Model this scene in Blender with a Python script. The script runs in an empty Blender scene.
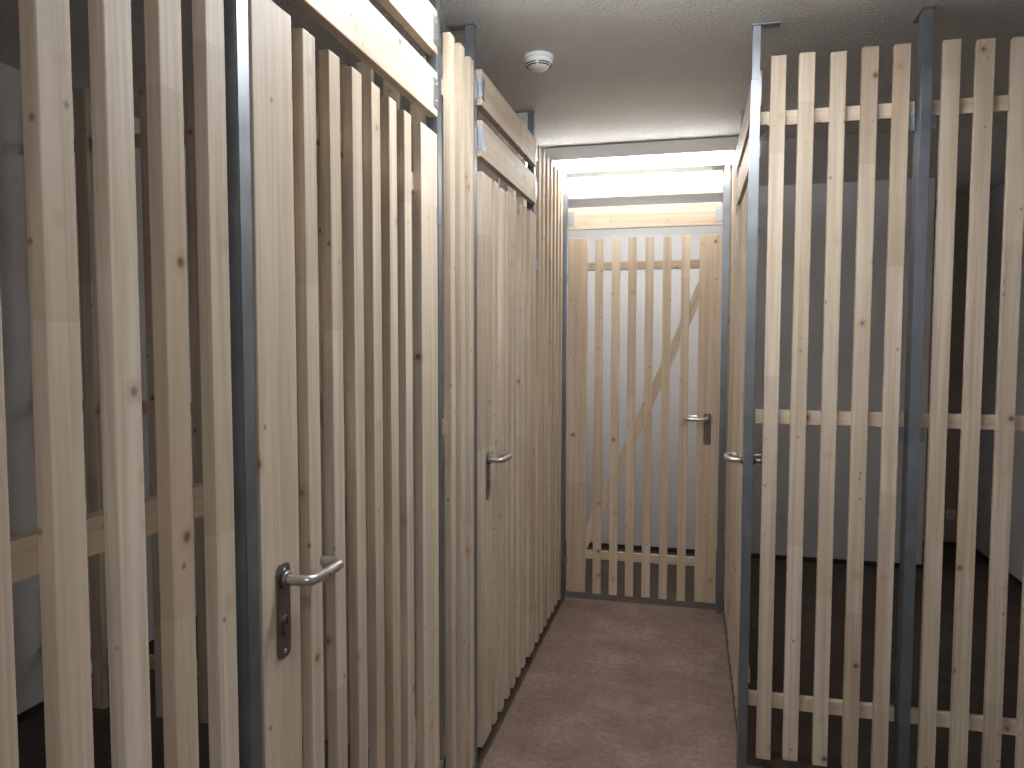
import bpy, bmesh, math, random
from mathutils import Matrix, Vector

random.seed(7)
S = bpy.context.scene
COL = S.collection
D2R = math.radians

# ------------------------------------------------------------------ materials
def new_mat(name):
    m = bpy.data.materials.new(name); m.use_nodes = True
    nt = m.node_tree
    return m, nt, nt.nodes, nt.links, nt.nodes['Principled BSDF']

def mth(N, L, op, a, b=None, c=None, clamp=False):
    n = N.new('ShaderNodeMath'); n.operation = op; n.use_clamp = clamp
    for i, v in enumerate((a, b, c)):
        if v is None: continue
        if hasattr(v, 'links'): L.new(v, n.inputs[i])
        else: n.inputs[i].default_value = v
    return n.outputs[0]

def ramp(N, L, fac, stops):
    r = N.new('ShaderNodeValToRGB'); L.new(fac, r.inputs[0])
    e = r.color_ramp.elements
    while len(e) < len(stops): e.new(0.5)
    for q, (p, c) in zip(e, stops):
        q.position = p; q.color = (*c, 1) if len(c) == 3 else c
    return r.outputs[0]

def mix(N, L, fac, a, b, mode='MIX'):
    n = N.new('ShaderNodeMix'); n.data_type = 'RGBA'; n.blend_type = mode
    for i, v in ((0, fac), (6, a), (7, b)):
        if hasattr(v, 'links'): L.new(v, n.inputs[i])
        else: n.inputs[i].default_value = v if i == 0 else (*v, 1)
    return n.outputs[2]

def wood_mat(name, ca, cb, warm, warm_amt):
    """planed spruce: long grain along local Z, scattered round knots, finger-jointed tone steps"""
    m, nt, N, L, P = new_mat(name)
    tc = N.new('ShaderNodeTexCoord'); oi = N.new('ShaderNodeObjectInfo')
    off = mth(N, L, 'MULTIPLY', oi.outputs['Random'], 57.0)
    cmb = N.new('ShaderNodeCombineXYZ')
    for i in range(3): L.new(off, cmb.inputs[i])
    add = N.new('ShaderNodeVectorMath'); add.operation = 'ADD'
    L.new(tc.outputs['Object'], add.inputs[0]); L.new(cmb.outputs[0], add.inputs[1])
    V = add.outputs[0]
    def scaled(sx, sy, sz):
        s = N.new('ShaderNodeVectorMath'); s.operation = 'MULTIPLY'
        L.new(V, s.inputs[0]); s.inputs[1].default_value = (sx, sy, sz); return s.outputs[0]
    n1 = N.new('ShaderNodeTexNoise'); L.new(scaled(34, 34, 1.1), n1.inputs['Vector'])
    n1.inputs['Scale'].default_value = 1.0; n1.inputs['Detail'].default_value = 3.0; n1.inputs['Distortion'].default_value = 0.5
    n2 = N.new('ShaderNodeTexNoise'); L.new(scaled(170, 170, 5), n2.inputs['Vector'])
    n2.inputs['Scale'].default_value = 1.0; n2.inputs['Detail'].default_value = 2.0
    g = mth(N, L, 'ADD', mth(N, L, 'MULTIPLY', n1.outputs['Fac'], 0.7), mth(N, L, 'MULTIPLY', n2.outputs['Fac'], 0.3))
    col = ramp(N, L, g, [(0.40, ca), (0.58, cb)])
    # broad warm streaks
    n3 = N.new('ShaderNodeTexNoise'); L.new(scaled(12, 12, 0.8), n3.inputs['Vector'])
    n3.inputs['Scale'].default_value = 1.0; n3.inputs['Detail'].default_value = 2.0
    f3 = mth(N, L, 'MULTIPLY', ramp(N, L, n3.outputs['Fac'], [(0.52, (0, 0, 0)), (0.75, (1, 1, 1))]), warm_amt)
    col = mix(N, L, f3, col, warm)
    # finger-jointed lengths: each length of about 0.6 m has its own tone
    sep = N.new('ShaderNodeSeparateXYZ'); L.new(V, sep.inputs[0])
    wv = N.new('ShaderNodeTexWhiteNoise'); wv.noise_dimensions = '1D'
    L.new(mth(N, L, 'FLOOR', mth(N, L, 'MULTIPLY', sep.outputs[2], 1.35)), wv.inputs['W'])
    tone = mth(N, L, 'ADD', mth(N, L, 'MULTIPLY', wv.outputs['Value'], 0.17), 0.87)
    tone = mth(N, L, 'MULTIPLY', tone, mth(N, L, 'ADD', mth(N, L, 'MULTIPLY', oi.outputs['Random'], 0.12), 0.93))
    tr = N.new('ShaderNodeCombineXYZ')
    L.new(tone, tr.inputs[0]); L.new(mth(N, L, 'POWER', tone, 1.15), tr.inputs[1]); L.new(mth(N, L, 'POWER', tone, 1.35), tr.inputs[2])
    col = mix(N, L, 1.0, col, tr.outputs[0], 'MULTIPLY')
    # knots
    vo = N.new('ShaderNodeTexVoronoi'); vo.feature = 'F1'; L.new(scaled(12, 12, 11), vo.inputs['Vector'])
    vo.inputs['Scale'].default_value = 1.0
    sc = N.new('ShaderNodeSeparateColor'); L.new(vo.outputs['Color'], sc.inputs[0])
    pick = mth(N, L, 'GREATER_THAN', sc.outputs[0], 0.62)
    core = mth(N, L, 'MULTIPLY', pick, ramp(N, L, vo.outputs['Distance'], [(0.05, (1, 1, 1)), (0.12, (0, 0, 0))]))
    halo = mth(N, L, 'MULTIPLY', pick, ramp(N, L, vo.outputs['Distance'], [(0.06, (0.55, 0.55, 0.55)), (0.26, (0, 0, 0))]))
    col = mix(N, L, halo, col, (0.42, 0.24, 0.12))
    col = mix(N, L, mth(N, L, 'MULTIPLY', core, 0.85), col, (0.10, 0.05, 0.028))
    # small pin knots
    v2 = N.new('ShaderNodeTexVoronoi'); v2.feature = 'F1'; L.new(scaled(27, 27, 22), v2.inputs['Vector'])
    v2.inputs['Scale'].default_value = 1.0
    s2 = N.new('ShaderNodeSeparateColor'); L.new(v2.outputs['Color'], s2.inputs[0])
    pin = mth(N, L, 'MULTIPLY', mth(N, L, 'GREATER_THAN', s2.outputs[0], 0.80), ramp(N, L, v2.outputs['Distance'], [(0.05, (1, 1, 1)), (0.16, (0, 0, 0))]))
    col = mix(N, L, mth(N, L, 'MULTIPLY', pin, 0.75), col, (0.15, 0.08, 0.045))
    # thin long streaks of late wood
    n4 = N.new('ShaderNodeTexNoise'); L.new(scaled(95, 95, 0.9), n4.inputs['Vector'])
    n4.inputs['Scale'].default_value = 1.0; n4.inputs['Detail'].default_value = 1.0
    col = mix(N, L, mth(N, L, 'MULTIPLY', ramp(N, L, n4.outputs['Fac'], [(0.56, (0, 0, 0)), (0.70, (1, 1, 1))]), 0.28), col, (0.44, 0.32, 0.21))
    L.new(col, P.inputs['Base Color'])
    P.inputs['Roughness'].default_value = 0.55
    bp = N.new('ShaderNodeBump'); bp.inputs['Strength'].default_value = 0.12; bp.inputs['Distance'].default_value = 0.002
    L.new(n2.outputs['Fac'], bp.inputs['Height']); L.new(bp.outputs[0], P.inputs['Normal'])
    return m

WOOD = wood_mat('spruce', (0.60, 0.49, 0.375), (0.745, 0.65, 0.525), (0.63, 0.46, 0.30), 0.50)
WOODW = wood_mat('spruce_board', (0.61, 0.495, 0.38), (0.735, 0.64, 0.515), (0.63, 0.46, 0.30), 0.42)
WOODE = wood_mat('spruce_yellowish', (0.68, 0.545, 0.40), (0.785, 0.665, 0.52), (0.68, 0.49, 0.33), 0.35)

def metal_mat(name, c, rough, var=0.12, scale=14):
    m, nt, N, L, P = new_mat(name)
    tc = N.new('ShaderNodeTexCoord')
    n = N.new('ShaderNodeTexNoise'); L.new(tc.outputs['Object'], n.inputs['Vector'])
    n.inputs['Scale'].default_value = scale; n.inputs['Detail'].default_value = 3
    L.new(ramp(N, L, n.outputs['Fac'], [(0.3, tuple(v * (1 - var) for v in c)), (0.7, tuple(min(1, v * (1 + var)) for v in c))]), P.inputs['Base Color'])
    P.inputs['Metallic'].default_value = 0.9
    L.new(mth(N, L, 'ADD', mth(N, L, 'MULTIPLY', n.outputs['Fac'], 0.16), rough - 0.08), P.inputs['Roughness'])
    return m

GALV = metal_mat('galvanized_steel', (0.30, 0.33, 0.365), 0.44)
STEEL = metal_mat('brushed_stainless', (0.60, 0.575, 0.55), 0.30, 0.06, 30)
PLATE = metal_mat('brushed_plate', (0.25, 0.235, 0.22), 0.40, 0.06, 30)
ZINC = metal_mat('zinc_plate', (0.50, 0.53, 0.57), 0.40, 0.08, 20)

def plain_mat(name, c, rough, bump=0.0, scale=200.0, var=0.04, detail=4):
    m, nt, N, L, P = new_mat(name)
    tc = N.new('ShaderNodeTexCoord')
    n = N.new('ShaderNodeTexNoise'); L.new(tc.outputs['Object'], n.inputs['Vector'])
    n.inputs['Scale'].default_value = scale; n.inputs['Detail'].default_value = detail
    L.new(ramp(N, L, n.outputs['Fac'], [(0.3, tuple(v * (1 - var) for v in c)), (0.7, tuple(min(1, v * (1 + var)) for v in c))]), P.inputs['Base Color'])
    P.inputs['Roughness'].default_value = rough
    if bump:
        b = N.new('ShaderNodeBump'); b.inputs['Strength'].default_value = bump; b.inputs['Distance'].default_value = 0.004
        L.new(n.outputs['Fac'], b.inputs['Height']); L.new(b.outputs[0], P.inputs['Normal'])
    return m

WALL = plain_mat('wall_paint', (0.72, 0.72, 0.735), 0.85, 0.25, 90)
CEILSM = plain_mat('smooth_ceiling_paint', (0.70, 0.69, 0.685), 0.85, 0.1, 60)
RECESS = plain_mat('beige_paint', (0.44, 0.36, 0.30), 0.85, 0.2, 90)
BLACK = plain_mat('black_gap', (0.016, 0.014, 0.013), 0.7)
PLASTIC = plain_mat('white_plastic', (0.80, 0.82, 0.82), 0.4)
HOUSING = plain_mat('lamp_housing', (0.62, 0.62, 0.61), 0.5)
BASE = plain_mat('dark_foot_strip', (0.035, 0.026, 0.022), 0.6)

def ceiling_mat():
    m, nt, N, L, P = new_mat('stippled_ceiling')
    tc = N.new('ShaderNodeTexCoord')
    n = N.new('ShaderNodeTexNoise'); L.new(tc.outputs['Object'], n.inputs['Vector'])
    n.inputs['Scale'].default_value = 95; n.inputs['Detail'].default_value = 2.5; n.inputs['Roughness'].default_value = 0.55
    n.inputs['Distortion'].default_value = 0.6
    h = ramp(N, L, n.outputs['Fac'], [(0.40, (0, 0, 0)), (0.66, (1, 1, 1))])
    big = N.new('ShaderNodeTexNoise'); L.new(tc.outputs['Object'], big.inputs['Vector']); big.inputs['Scale'].default_value = 1.3
    L.new(ramp(N, L, big.outputs['Fac'], [(0.3, (0.79, 0.78, 0.77)), (0.7, (0.85, 0.84, 0.83))]), P.inputs['Base Color'])
    P.inputs['Roughness'].default_value = 0.8
    b = N.new('ShaderNodeBump'); b.inputs['Strength'].default_value = 0.95; b.inputs['Distance'].default_value = 0.009
    L.new(h, b.inputs['Height']); L.new(b.outputs[0], P.inputs['Normal'])
    return m
CEIL = ceiling_mat()

def floor_mat(name='brown_vinyl_tile', k=1.0):
    m, nt, N, L, P = new_mat(name)
    tc = N.new('ShaderNodeTexCoord'); V = tc.outputs['Object']
    n = N.new('ShaderNodeTexNoise'); L.new(V, n.inputs['Vector']); n.inputs['Scale'].default_value = 3.6; n.inputs['Detail'].default_value = 10; n.inputs['Roughness'].default_value = 0.65
    f = N.new('ShaderNodeTexNoise'); L.new(V, f.inputs['Vector']); f.inputs['Scale'].default_value = 42; f.inputs['Detail'].default_value = 4
    s = mth(N, L, 'ADD', mth(N, L, 'MULTIPLY', n.outputs['Fac'], 0.65), mth(N, L, 'MULTIPLY', f.outputs['Fac'], 0.35))
    col = ramp(N, L, s, [(0.34, (0.155, 0.107, 0.081)), (0.52, (0.245, 0.176, 0.136)), (0.70, (0.38, 0.295, 0.24))])
    # pale scuffs
    w = N.new('ShaderNodeTexNoise'); L.new(V, w.inputs['Vector']); w.inputs['Scale'].default_value = 2.3; w.inputs['Detail'].default_value = 9; w.inputs['Roughness'].default_value = 0.8
    col = mix(N, L, ramp(N, L, w.outputs['Fac'], [(0.55, (0, 0, 0)), (0.70, (0.8, 0.8, 0.8))]), col, (0.34, 0.27, 0.225))
    bt = N.new('ShaderNodeTexBrick'); mp = N.new('ShaderNodeMapping'); L.new(V, mp.inputs[0]); L.new(mp.outputs[0], bt.inputs['Vector'])
    mp.inputs['Location'].default_value = (0.12, 0.42, 0); mp.inputs['Rotation'].default_value = (0, 0, D2R(90))
    bt.inputs['Scale'].default_value = 1.0; bt.inputs['Brick Width'].default_value = 0.92; bt.inputs['Row Height'].default_value = 0.46
    bt.inputs['Mortar Size'].default_value = 0.0016; bt.inputs['Mortar Smooth'].default_value = 0.2
    bt.inputs['Color1'].default_value = (0.90, 0.90, 0.90, 1); bt.inputs['Color2'].default_value = (1, 1, 1, 1); bt.inputs['Mortar'].default_value = (0.80, 0.78, 0.77, 1)
    col = mix(N, L, 1.0, col, bt.outputs['Color'], 'MULTIPLY')
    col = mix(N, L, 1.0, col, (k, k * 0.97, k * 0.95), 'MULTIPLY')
    L.new(col, P.inputs['Base Color'])
    P.inputs['Roughness'].default_value = 0.62
    b = N.new('ShaderNodeBump'); b.inputs['Strength'].default_value = 0.10; b.inputs['Distance'].default_value = 0.002
    L.new(f.outputs['Fac'], b.inputs['Height']); L.new(b.outputs[0], P.inputs['Normal'])
    return m
FLOOR = floor_mat()
FLOORD = floor_mat('brown_tile_darker', 0.36)  # same tile pattern, multiplied to a darker tone

def emit_mat(name, c, st):
    m, nt, N, L, P = new_mat(name)
    P.inputs['Base Color'].default_value = (0.8, 0.8, 0.8, 1)
    P.inputs['Emission Color'].default_value = (*c, 1); P.inputs['Emission Strength'].default_value = st
    return m
L_NP, L_NS, L_FP, L_FS, L_RP, L_BP = 76.0, 49.0, 22.0, 14.0, 41.0, 42.0
COOL, NEUT = (0.975, 0.99, 1.0), (1.0, 0.99, 0.98)
NEAR = (emit_mat('panel_glow_near', COOL, L_NP), emit_mat('side_glow_near', COOL, L_NS))
FAR = (emit_mat('panel_glow_far', NEUT, L_FP), emit_mat('side_glow_far', NEUT, L_FS))
REAR = (emit_mat('panel_glow_rear', COOL, L_RP), emit_mat('side_glow_rear', COOL, L_RP * 0.3))
BEHIND = (emit_mat('panel_glow_behind', COOL, L_BP), emit_mat('side_glow_behind', COOL, L_BP * 0.3))

# ------------------------------------------------------------------ geometry helpers
def link(name, me, mat=None, parent=None):
    o = bpy.data.objects.new(name, me); COL.objects.link(o)
    if mat is not None and not me.materials: me.materials.append(mat)
    if parent is not None: o.parent = parent
    return o

def smooth(me):
    for p in me.polygons: p.use_smooth = True

_cache = {}
def timber_mesh(w, t, l, mat, bev=0.0022):
    k = (round(w, 4), round(t, 4), round(l, 4), mat.name, bev)
    if k in _cache: return _cache[k]
    bm = bmesh.new(); bmesh.ops.create_cube(bm, size=1.0)
    for v in bm.verts: v.co = Vector((v.co.x * w, v.co.y * t, v.co.z * l))
    if bev: bmesh.ops.bevel(bm, geom=list(bm.edges), offset=bev, segments=2, affect='EDGES', profile=0.6)
    me = bpy.data.meshes.new('timber'); bm.to_mesh(me); bm.free(); me.materials.append(mat)
    _cache[k] = me
    return me

AX = {'z': Matrix(((1, 0, 0), (0, 1, 0), (0, 0, 1))),
      'x': Matrix(((0, 0, 1), (0, -1, 0), (1, 0, 0))),
      'y': Matrix(((1, 0, 0), (0, 0, 1), (0, -1, 0)))}
def bar(name, parent, x0, x1, y0, y1, z0, z1, axis, mat, bev=0.0022):
    """a timber / plate filling the box, its grain along `axis`"""
    d = (x1 - x0, y1 - y0, z1 - z0)
    if axis == 'z': dim = d
    elif axis == 'x': dim = (d[2], d[1], d[0])
    else: dim = (d[0], d[2], d[1])
    o = link(name, timber_mesh(*dim, mat, bev), None, parent)
    o.matrix_local = Matrix.Translation(((x0 + x1) / 2, (y0 + y1) / 2, (z0 + z1) / 2)) @ AX[axis].to_4x4()
    return o

def thing(name, label, cat, loc=(0, 0, 0), rotz=0.0, group=None):
    o = bpy.data.objects.new(name, None); COL.objects.link(o)
    o.empty_display_size = 0.1
    o.location = loc; o.rotation_euler = (0, 0, D2R(rotz))
    o['label'] = label; o['category'] = cat; o['kind'] = 'thing'
    if group: o['group'] = group
    return o

def add_box(bm, x0, x1, y0, y1, z0, z1):
    vs = [bm.verts.new((x, y, z)) for x in (x0, x1) for y in (y0, y1) for z in (z0, z1)]
    for f in ((0, 1, 3, 2), (4, 6, 7, 5), (0, 4, 5, 1), (2, 3, 7, 6), (0, 2, 6, 4), (1, 5, 7, 3)):
        bm.faces.new([vs[i] for i in f])

def fin(bm, name, mat, parent=None, sm=False, bev=0.0):
    bmesh.ops.recalc_face_normals(bm, faces=list(bm.faces))
    if bev: bmesh.ops.bevel(bm, geom=list(bm.edges), offset=bev, segments=2, affect='EDGES')
    me = bpy.data.meshes.new(name); bm.to_mesh(me); bm.free()
    if sm: smooth(me)
    return link(name, me, mat, parent)

def tube(bm, pts, r, n=16, cap=True):
    pts = [Vector(p) for p in pts]
    rings = []
    nrm = None
    for i, p in enumerate(pts):
        t = (pts[min(i + 1, len(pts) - 1)] - pts[max(i - 1, 0)]).normalized()
        if nrm is None:
            a = Vector((0, 0, 1)) if abs(t.z) < 0.9 else Vector((1, 0, 0))
            nrm = t.cross(a).normalized()
        nrm = (nrm - t * nrm.dot(t)).normalized(); b = t.cross(nrm)
        rr = r[i] if isinstance(r, (list, tuple)) else r
        rings.append([bm.verts.new(p + rr * (math.cos(2 * math.pi * k / n) * nrm + math.sin(2 * math.pi * k / n) * b)) for k in range(n)])
    for A, B in zip(rings, rings[1:]):
        for k in range(n): bm.faces.new((A[k], A[(k + 1) % n], B[(k + 1) % n], B[k]))
    if cap:
        bm.faces.new(rings[0]); bm.faces.new(rings[-1])

def lathe(bm, prof, n=40, c=(0, 0, 0), a0=0.0, a1=2 * math.pi):
    full = abs(a1 - a0 - 2 * math.pi) < 1e-6
    m = n if full else n + 1
    rings = [[bm.verts.new((c[0] + r * math.cos(a0 + (a1 - a0) * k / n), c[1] + r * math.sin(a0 + (a1 - a0) * k / n), c[2] + z)) for k in range(m)] for r, z in prof]
    for A, B in zip(rings, rings[1:]):
        for k in range(n): bm.faces.new((A[k], A[(k + 1) % m], B[(k + 1) % m], B[k]))
    if full:
        bm.faces.new(rings[0]); bm.faces.new(rings[-1])
    else:
        for q in (0, m - 1): bm.faces.new([R[q] for R in rings])

def structure(name, x0, x1, y0, y1, z0, z1, mat):
    bm = bmesh.new(); add_box(bm, x0, x1, y0, y1, z0, z1)
    o = fin(bm, name, mat); o['kind'] = 'structure'
    return o

# ------------------------------------------------------------------ the room
CH = 2.545                       # ceiling height
XL, XR, YB, YF = -2.55, 1.99, 5.27, -1.7
bm = bmesh.new()                 # floor of the stores and the side hall, darker than the corridor
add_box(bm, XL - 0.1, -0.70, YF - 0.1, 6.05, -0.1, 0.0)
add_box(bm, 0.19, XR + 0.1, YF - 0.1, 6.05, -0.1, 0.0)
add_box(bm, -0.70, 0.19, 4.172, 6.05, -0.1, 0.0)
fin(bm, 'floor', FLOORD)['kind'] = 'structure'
structure('floor_corridor', -0.70, 0.19, YF - 0.1, 4.172, -0.1, 0.0, FLOOR)
structure('ceiling', XL - 0.1, XR + 0.1, YF - 0.1, 4.066, CH, CH + 0.1, CEIL)
structure('ceiling_rear', XL - 0.1, XR + 0.1, 4.076, 6.05, CH, CH + 0.1, CEILSM)
structure('trim_1', XL - 0.1, XR + 0.1, 4.066, 4.076, CH + 0.006, CH + 0.1, BLACK)   # the dark joint across the ceiling
structure('wall_left', XL - 0.1, XL, YF, YB, 0, CH, WALL)
structure('wall_right', XR, XR + 0.1, YF, 5.93, 0, CH, WALL)
structure('wall_front', XL, XR, YF - 0.1, YF, 0, CH, WALL)
structure('wall_back', XL - 0.1, 1.50, YB, 5.93, 0, CH, WALL)
structure('wall_recess', 1.50, XR + 0.1, 5.93, 6.05, 0, CH, RECESS)
structure('foot_strip_back', XL + 0.012, 1.50, YB - 0.012, YB, 0, 0.03, BASE)  # thin dark strips along the foot of the walls
structure('foot_strip_left', XL, XL + 0.012, YF, YB - 0.012, 0, 0.03, BASE)
structure('foot_strip_right', XR - 0.012, XR, YF, 5.918, 0, 0.03, BASE)
structure('foot_strip_recess', 1.512, XR, 5.918, 5.93, 0, 0.03, BASE)

# ------------------------------------------------------------------ fittings of the doors
T = 0.023                        # timber thickness

def screw(parent, x, y, z, r=0.0036):
    """small pan head whose axis is local -y"""
    bm = bmesh.new()
    tube(bm, [(x, y, z), (x, y - 0.0012, z), (x, y - 0.0022, z)], [r, r, r * 0.6], 10)
    return fin(bm, 'screw', STEEL, parent, True)

def lever_path(d, s):
    """neck out of the plate, sweep along the door, return towards it"""
    P = [(0, 0.0, 0), (0, -0.018 * s, 0), (0, -0.036 * s, 0)]
    for k in range(1, 7):
        a = math.pi / 2 * k / 6
        P.append((d * 0.016 * (1 - math.cos(a)), (-0.036 - 0.016 * math.sin(a)) * s, 0))
    P += [(d * 0.03, -0.0535 * s, 0), (d * 0.055, -0.0555 * s, 0), (d * 0.08, -0.0555 * s, 0)]
    for k in range(1, 9):
        a = math.pi / 2 * k / 8
        P.append((d * (0.092 + 0.024 * math.sin(a)), (-0.0315 - 0.024 * math.cos(a)) * s, 0))
    P.append((d * 0.116, -0.020 * s, 0)); P.append((d * 0.116, -0.012 * s, 0))
    return P

def handle_set(door, xc, d, side):
    """side=+1: on the front face (local y=0, lever towards -y); side=-1: on the back of the rails"""
    yb = 0.0 if side > 0 else T
    s = side
    bm = bmesh.new()
    w, z0, z1 = 0.0205, 0.935, 1.105
    n = 10                       # plate with rounded ends
    out = []
    rr = 0.012
    for cx, cz, a0 in ((w - rr, z1 - rr, 0), (-w + rr, z1 - rr, 90), (-w + rr, z0 + rr, 180), (w - rr, z0 + rr, 270)):
        for k in range(5):
            a = D2R(a0 + 90 * k / 4); out.append((cx + rr * math.cos(a), cz + rr * math.sin(a)))
    fr = [bm.verts.new((xc + x, yb - s * 0.0035, z)) for x, z in out]
    bk = [bm.verts.new((xc + x, yb, z)) for x, z in out]
    bm.faces.new(fr); bm.faces.new(bk)
    for k in range(len(out)): bm.faces.new((fr[k], fr[(k + 1) % len(out)], bk[(k + 1) % len(out)], bk[k]))
    pl = fin(bm, 'lock_plate', PLATE, door)
    yf = yb - s * 0.0035
    bm = bmesh.new(); tube(bm, [(xc + x, yf + s * y, 1.077 + z) for x, y, z in lever_path(d, 1)], 0.0098, 18)
    # keep lever orientation for the back side
    if side < 0:
        for v in bm.verts: v.co.y = 2 * yf - v.co.y if False else v.co.y
    lv = fin(bm, 'lever_handle', STEEL, door, True)
    bm = bmesh.new(); tube(bm, [(xc, yf, 1.077), (xc, yf - s * 0.007, 1.077), (xc, yf - s * 0.010, 1.077)], [0.0155, 0.0155, 0.0125], 22)
    fin(bm, 'rose', PLATE, lv, True)
    bm = bmesh.new()             # euro cylinder
    tube(bm, [(xc, yf, 1.003), (xc, yf - s * 0.004, 1.003)], 0.0085, 18)
    add_box(bm, xc - 0.005, xc + 0.005, min(yf, yf - s * 0.004), max(yf, yf - s * 0.004), 0.975, 1.0)
    cy = fin(bm, 'lock_cylinder', PLATE, pl)
    bm = bmesh.new(); add_box(bm, xc - 0.0013, xc + 0.0013, min(yf - s * 0.004, yf - s * 0.0046), max(yf - s * 0.004, yf - s * 0.0046), 0.997, 1.009)
    fin(bm, 'keyhole', BLACK, pl)
    for z in (1.094, 0.946):
        bm = bmesh.new(); tube(bm, [(xc, yf, z), (xc, yf - s * 0.0012, z), (xc, yf - s * 0.0022, z)], [0.0045, 0.0045, 0.003], 12)
        fin(bm, 'screw', STEEL, pl, True)

def make_door(label, loc, rotz, W, lock_right, battens, stile=(0.122, 0.122), group='slatted storage doors', mats=None, rt=T):
    """local x to the right as seen from the front, y into the store, z up"""
    t = thing('slatted_gate', label, 'door', loc, rotz, group)
    ZB, ZT = 0.055, 2.075
    mb, ms = mats or (WOOD, WOODW)
    sl, sr = stile
    bar('stile', t, 0, sl, 0, T, ZB, ZT, 'z', ms)
    bar('stile', t, W - sr, W, 0, T, ZB, ZT, 'z', ms)
    for b in battens:
        bar('batten', t, b, b + 0.046, 0, T, ZB + random.uniform(-.003, .003), ZT + random.uniform(-.005, .004), 'z', mb)
    for z in (0.248, 1.896):
        bar('rail', t, 0.10, W - 0.10, T + 0.0004, T + rt, z, z + 0.048, 'x', ms)
    # brace from the low hinge corner up to the lock side, in the plane of the rails
    q = 0.062 if rt == T else 0.105
    x0, x1 = (0.085, W - q) if lock_right else (W - 0.085, q)
    p0, p1 = Vector((x0, T + rt / 2, 0.30)), Vector((x1, T + rt / 2, 1.885))
    dv = p1 - p0; ln = dv.length - 0.03
    br = link('brace', timber_mesh(0.055, rt - 0.001, ln, ms), None, t)
    zz = dv.normalized(); yy = Vector((0, 1, 0)); xx = yy.cross(zz)
    br.matrix_local = Matrix.Translation((p0 + p1) / 2) @ Matrix((xx, yy, zz)).transposed().to_4x4()
    xc = W - 0.060 if lock_right else 0.063
    d = -1 if lock_right else 1
    handle_set(t, xc, d, 1); handle_set(t, xc, d, -1)
    xh = -0.003 if lock_right else W + 0.003
    for z in (0.24, 1.85):
        bm = bmesh.new()
        tube(bm, [(xh, -0.004, z - 0.026), (xh, -0.004, z + 0.026)], 0.0042, 12)
        x0, x1 = (xh, xh + 0.012) if lock_right else (xh - 0.012, xh)
        add_box(bm, x0, x1, -0.0018, -0.0002, z - 0.024, z + 0.024)
        h = fin(bm, 'hinge', ZINC, t)
        for dz in (-0.014, 0.014): screw(h, (x0 + x1) / 2 + (0.002 if lock_right else -0.002), -0.0018, z + dz, 0.0028)
    return t

DB = [0.162, 0.262, 0.363, 0.459, 0.556, 0.651]
make_door('wooden slatted storage door nearest on the left, its curved lever handle below mid-picture', (-0.700, 1.083, 0), 90, 0.893, False, DB, (0.123, 0.126))
make_door('farther slatted storage door in the left row, between two grey posts', (-0.700, 2.430, 0), 90, 0.890, False, DB)
make_door('slatted storage door closing the end of the corridor, white wall behind it', (-0.685, 4.120, 0), 0, 0.834, True,
          [0.153, 0.246, 0.337, 0.430, 0.525, 0.624], (0.111, 0.115), mats=(WOODE, WOODE))
make_door('slatted storage door on the right of the corridor, seen nearly edge-on behind the corner post', (0.190, 3.538, 0), -90, 0.885, True,
          [0.162, 0.26, 0.358, 0.456, 0.554, 0.652], rt=0.014)

# ------------------------------------------------------------------ fixed slatted panels
def make_fence(label, loc, rotz, starts, rails, zt=2.44, zb=0.05, w=0.046, rz=(0.222, 1.218, 2.22), lean=0.0):
    t = thing('slatted_fence', label, 'fence', loc, rotz, 'fixed slatted fence panels')
    for b in starts:
        ww = w + random.uniform(-.001, .002)
        bar('batten', t, b, b + ww, 0, T, zb + random.uniform(-.004, .004), zt + random.uniform(-.006, .006), 'z', WOOD)
    for z in rz:
        bar('rail', t, rails[0], rails[1], T + 0.0004, 2 * T, z, z + 0.048, 'x', WOODW)
    return t

# left row, front panel: x runs along +Y
make_fence('slatted fence panel at the left edge, left of the nearest door', (-0.700, 0.0, 0), 90,
           [0.08, 0.178, 0.277, 0.376, 0.475, 0.573, 0.673, 0.770, 0.866, 0.965], (0.06, 1.030), 2.44, rz=(0.222, 1.2305, 2.22))
make_fence('narrow three-batten fence panel between the two left doors', (-0.700, 0.0, 0), 90,
           [2.090, 2.188, 2.286], (2.032, 2.352), 2.405)
make_fence('fence panel of closely seen battens between the farther left door and the corridor end', (-0.700, 0.0, 0), 90,
           [3.385 + 0.1 * k for k in range(7)], (3.366, 4.075), 2.406)
# right corridor side beyond the door
make_fence('short slatted fence panel at the far right of the corridor, beside the end door', (0.193, 4.085, 0), -90,
           [0.02, 0.115, 0.21, 0.305, 0.40], (0.01, 0.490), 2.44)
make_fence('unseen fence added behind the end door, between the rear room and the right store', (0.193, 5.24, 0), -90,
           [0.02 + 0.0965 * k for k in range(11)], (0.01, 1.07), 2.44)  # out of view, added to keep the rear lamp out of the right store
# right front
make_fence('five-batten fence panel on the right between the corner post and the next post', (0.0, 2.610, 0), 0,
           [0.2405, 0.328, 0.425, 0.519, 0.613], (0.213, 0.682), 2.44, w=0.047)
make_fence('fence panel at the right edge of the photo, right of the dark grey post', (0.0, 2.610, 0), 0,
           [0.753, 0.848, 0.945, 1.041, 1.137, 1.233, 1.329, 1.425, 1.521, 1.617, 1.713, 1.809, 1.905], (0.7245, 1.985), 2.44, w=0.048)
# cross partitions between the left stores
make_fence('cross fence inside the left stores, seen through the front battens', (0.0, 2.345, 0), 0,
           [-0.926 - 0.0965 * k for k in range(-1, 17)][::-1], (-2.54, -0.76), 2.44, w=0.053)
make_fence('rear cross fence of the left stores, glimpsed above the farther left door', (0.0, 4.190, 0), 0,
           [-0.960 - 0.0965 * k for k in range(-1, 16)][::-1], (-2.54, -0.76), 2.44)

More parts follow.
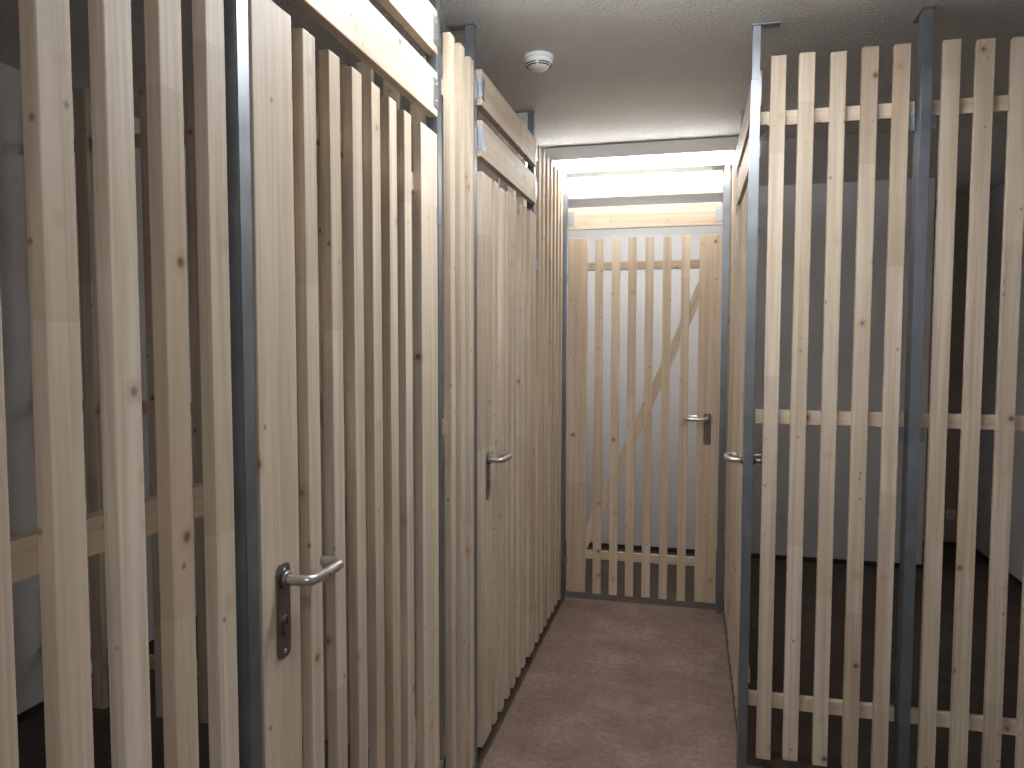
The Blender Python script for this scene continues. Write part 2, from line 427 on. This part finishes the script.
# ------------------------------------------------------------------ header boards above the doors
def header(label, loc, rotz, W, z0, z1, m=None):
    t = thing('header_board', label, 'board', loc, rotz, 'header boards above the doors')
    bar('board', t, 0, W, 0, 0.026, z0, z1, 'x', m or WOODW)
    for s in (0, 1):
        x0, x1 = (W - 0.036, W + 0.002) if s else (-0.002, 0.036)
        bm = bmesh.new(); add_box(bm, x0, x1, -0.0026, -0.0003, z0 + 0.022, z1 - 0.022)
        xe0, xe1 = (W + 0.0004, W + 0.0030) if s else (-0.0030, -0.0004)
        add_box(bm, xe0, xe1, -0.0026, 0.024, z0 + 0.022, z1 - 0.022)
        p = fin(bm, 'bracket_plate', ZINC, t)
        for dz in (0.038, z1 - z0 - 0.038):
            screw(p, (x0 + x1) / 2, -0.0026, z0 + dz, 0.0042)
    return t
for z0, z1, wh in ((2.1225, 2.2435, 'lower'), (2.2925, 2.411, 'upper')):
    header('%s pale header board above the nearest left door' % wh, (-0.699, 1.082, 0), 90, 0.896, z0, z1)
    header('%s pale header board above the farther left door' % wh, (-0.699, 2.420, 0), 90, 0.900, z0, z1)
    header('%s header board across the corridor end, %s' % (wh, 'just above the end door' if wh == 'lower' else 'glaring white under the lamp'), (-0.685, 4.117, 0), 0, 0.834, z0, z1, WOODE)
    header('%s header board above the right corridor door, seen almost end-on' % wh, (0.190, 3.541, 0), -90, 0.892, z0, z1)

# ------------------------------------------------------------------ galvanized posts
def post(label, x, y, w=0.035, plate=(-0.055, 0.0), paxis='x', brackets=(), dep=0.035, tri=False):
    """x, y: lower corner of the tube; plate: reach of the ceiling plate beyond the tube along paxis"""
    t = thing('steel_post', label, 'post', (x + w / 2, y + dep / 2, 0), 0, 'galvanized posts of the stores')
    h, k = w / 2, dep / 2
    bm = bmesh.new(); add_box(bm, -h, h, -k, k, 0.005, 2.365)
    fin(bm, 'tube', GALV, t, bev=0.0025)
    bm = bmesh.new(); add_box(bm, -h + 0.003, h - 0.003, -k + 0.003, k - 0.003, 2.3655, CH - 0.006)
    fin(bm, 'inner_tube', GALV, t, bev=0.002)
    bm = bmesh.new()
    if paxis == 'x': add_box(bm, -h + plate[0], h + plate[1], -k, k, CH - 0.0055, CH - 0.0004)
    else: add_box(bm, -h, h, -k + plate[0], k + plate[1], CH - 0.0055, CH - 0.0004)
    p = fin(bm, 'ceiling_plate', GALV, t)
    bm = bmesh.new()
    if paxis == 'x': add_box(bm, -h + plate[0], h + plate[1], -k, k, 0.0004, 0.0046)
    else: add_box(bm, -h, h, -k + plate[0], k + plate[1], 0.0004, 0.0046)
    fin(bm, 'foot_plate', GALV, t)
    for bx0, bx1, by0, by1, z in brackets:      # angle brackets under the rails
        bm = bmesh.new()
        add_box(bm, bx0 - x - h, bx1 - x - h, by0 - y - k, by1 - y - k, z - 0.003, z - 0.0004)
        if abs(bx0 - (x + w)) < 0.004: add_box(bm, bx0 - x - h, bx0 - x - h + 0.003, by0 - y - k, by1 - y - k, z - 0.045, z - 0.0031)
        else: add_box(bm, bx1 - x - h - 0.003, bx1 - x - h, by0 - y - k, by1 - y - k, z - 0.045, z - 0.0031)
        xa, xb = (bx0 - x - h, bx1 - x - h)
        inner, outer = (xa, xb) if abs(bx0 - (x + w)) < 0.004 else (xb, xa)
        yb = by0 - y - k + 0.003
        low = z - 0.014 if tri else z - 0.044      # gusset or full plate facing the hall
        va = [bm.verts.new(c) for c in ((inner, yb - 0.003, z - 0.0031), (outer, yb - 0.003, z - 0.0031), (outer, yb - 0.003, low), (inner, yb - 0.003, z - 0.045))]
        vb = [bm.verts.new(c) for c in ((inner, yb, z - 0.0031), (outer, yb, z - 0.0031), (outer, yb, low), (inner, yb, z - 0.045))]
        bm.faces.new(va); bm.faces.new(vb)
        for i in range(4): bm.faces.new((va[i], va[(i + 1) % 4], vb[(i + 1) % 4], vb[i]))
        rb = fin(bm, 'rail_bracket', BLACK if tri else GALV, t)  # corner bracket coloured black, other brackets galvanized
        if tri: rb['label'] = 'small corner bracket under the top rail'
    return t
RZ = (0.222, 1.218, 2.22)
post('galvanized post at the lock side of the nearest left door', -0.7345, 1.0395)
post('galvanized post at the hinge side of the nearest left door', -0.7375, 1.9870)
post('galvanized post at the lock side of the farther left door', -0.747, 2.3720, dep=0.037)
post('galvanized post between the farther left door and the far left fence', -0.747, 3.3270)
post('thin galvanized post in the left corner beside the end door', -0.7290, 4.1180)
post('galvanized post right of the end door', 0.1530, 4.1180, plate=(0.0, 0.05))
post('galvanized post behind the right corridor door, far along its wall', 0.2000, 3.5450, plate=(0.0, 0.05), dep=0.034)
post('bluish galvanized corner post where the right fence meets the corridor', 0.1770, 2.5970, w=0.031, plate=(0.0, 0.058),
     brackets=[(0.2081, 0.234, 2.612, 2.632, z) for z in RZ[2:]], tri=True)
post('dark grey galvanized post standing between the right fence panels', 0.6870, 2.5950, w=0.034, plate=(0.0, 0.05), paxis='y', dep=0.062,
     brackets=[(0.7211, 0.745, 2.634, 2.656, z) for z in RZ[1:]] + [(0.6640, 0.6869, 2.634, 2.656, z) for z in RZ[1:]])

# ------------------------------------------------------------------ ceiling lights
def ceiling_light(label, xc, yc, L, mats, zb=2.436, dh=0.037):
    """batten luminaire: sheet-metal housing against the ceiling, side strips and a bright lower panel"""
    t = thing('ceiling_light', label, 'lamp', (xc, yc, zb), 0, 'linear ceiling lights')
    h = L / 2; ht = CH - zb
    bm = bmesh.new(); add_box(bm, -h, h, -0.035, 0.035, dh, ht - 0.008)
    for q in (-1, 1): add_box(bm, q * (h - 0.29) - 0.03, q * (h - 0.29) + 0.03, -0.018, 0.018, ht - 0.009, ht - 0.0005)
    fin(bm, 'housing', HOUSING, t)
    bm = bmesh.new(); add_box(bm, -h + 0.02, h - 0.02, -0.036, 0.036, 0.003, dh - 0.0005); fin(bm, 'diffuser', mats[1], t)
    bm = bmesh.new(); add_box(bm, -h + 0.022, h - 0.022, -0.034, 0.034, 0.0, 0.0028); fin(bm, 'lower_panel', mats[0], t)
    for s in (-1, 1):
        bm = bmesh.new(); add_box(bm, min(s * (h - 0.019), s * h), max(s * (h - 0.019), s * h), -0.037, 0.037, -0.001, dh - 0.0002)
        fin(bm, 'end_cap', HOUSING, t)
    return t
ceiling_light('glowing linear ceiling light in front of the corridor end, above the end door', -0.350, 3.985, 1.12, FAR, 2.417, 0.052)
ceiling_light('linear ceiling light overhead, just above the top of the picture', -0.12, 1.84, 0.96, NEAR, 2.458)
ceiling_light('linear ceiling light behind the end door, hidden by the upper header board', -0.40, 4.560, 1.00, REAR, 2.452)
ceiling_light('unseen linear fill light added behind the viewer', 0.3, -0.60, 1.00, BEHIND)  # added out of view to brighten faces turned towards the camera

# ------------------------------------------------------------------ smoke detector
sd = thing('smoke_detector', 'round white smoke detector on the stippled ceiling', 'smoke detector', (-0.562, 2.700, CH - 0.0005))
bm = bmesh.new(); lathe(bm, [(0.050, 0), (0.0535, -0.002), (0.0545, -0.012), (0.052, -0.016), (0.03, -0.0165)], 48)
fin(bm, 'mounting_base', PLASTIC, sd, True)
bm = bmesh.new(); lathe(bm, [(0.050, -0.0165), (0.0505, -0.024), (0.047, -0.034), (0.040, -0.041), (0.034, -0.043), (0.030, -0.0475), (0.018, -0.051), (0.004, -0.052)], 48)
hd = fin(bm, 'sensor_head', PLASTIC, sd, True)
for r, z in ((0.0478, -0.0335), (0.0425, -0.0395)):
    for q in range(5):
        a = D2R(-150 + 72 * q)
        bm = bmesh.new(); lathe(bm, [(r - 0.004, z + 0.0008), (r + 0.0010, z + 0.0010), (r + 0.0006, z - 0.0016), (r - 0.004, z - 0.0018)], 12, (0, 0, 0), a, a + D2R(58))
        fin(bm, 'vent_slot', BLACK, hd)

# ------------------------------------------------------------------ small socket in the recess
so = thing('wall_outlet', 'small white wall outlet low in the dark recess behind the right fence', 'outlet', (1.865, 5.930, 0.235))
bm = bmesh.new(); add_box(bm, -0.03, 0.03, -0.011, -0.0003, -0.035, 0.035); fin(bm, 'cover_plate', PLASTIC, so, bev=0.003)
bm = bmesh.new(); tube(bm, [(0, -0.0112, 0), (0, -0.0125, 0)], 0.019, 24); fin(bm, 'socket_well', HOUSING, so)

# ------------------------------------------------------------------ camera
f, VY, VX = 733.0, (692.0, 342.0), (-2488.0, 322.0)
P = lambda x, y: Vector(((x - 512) / f, -(y - 384) / f, -1.0))
dy = P(*VY).normalized(); dx = -P(*VX); dx = (dx - dy * dx.dot(dy)).normalized(); dz = dx.cross(dy)
M = Matrix((dx, dy, dz))
ROLL = -0.0045
cam = bpy.data.cameras.new('camera'); cam.sensor_width = 36.0; cam.lens = 36.0 * f / 1024.0; cam.clip_start = 0.02
co = bpy.data.objects.new('camera', cam); COL.objects.link(co)
co.matrix_world = Matrix.Translation((0, 0, 1.5)) @ M.to_4x4() @ Matrix.Rotation(ROLL, 4, 'Z')
S.camera = co

# ------------------------------------------------------------------ world and view
w = bpy.data.worlds.new('world'); S.world = w; w.use_nodes = True
w.node_tree.nodes['Background'].inputs[0].default_value = (0.05, 0.05, 0.05, 1)
S.view_settings.view_transform = 'Standard'
try: S.view_settings.look = 'None'
except Exception: pass
S.view_settings.gamma = 1.0; S.view_settings.use_curve_mapping = False
S.view_settings.exposure = 0.0
S.cycles.max_bounces = 10; S.cycles.diffuse_bounces = 6
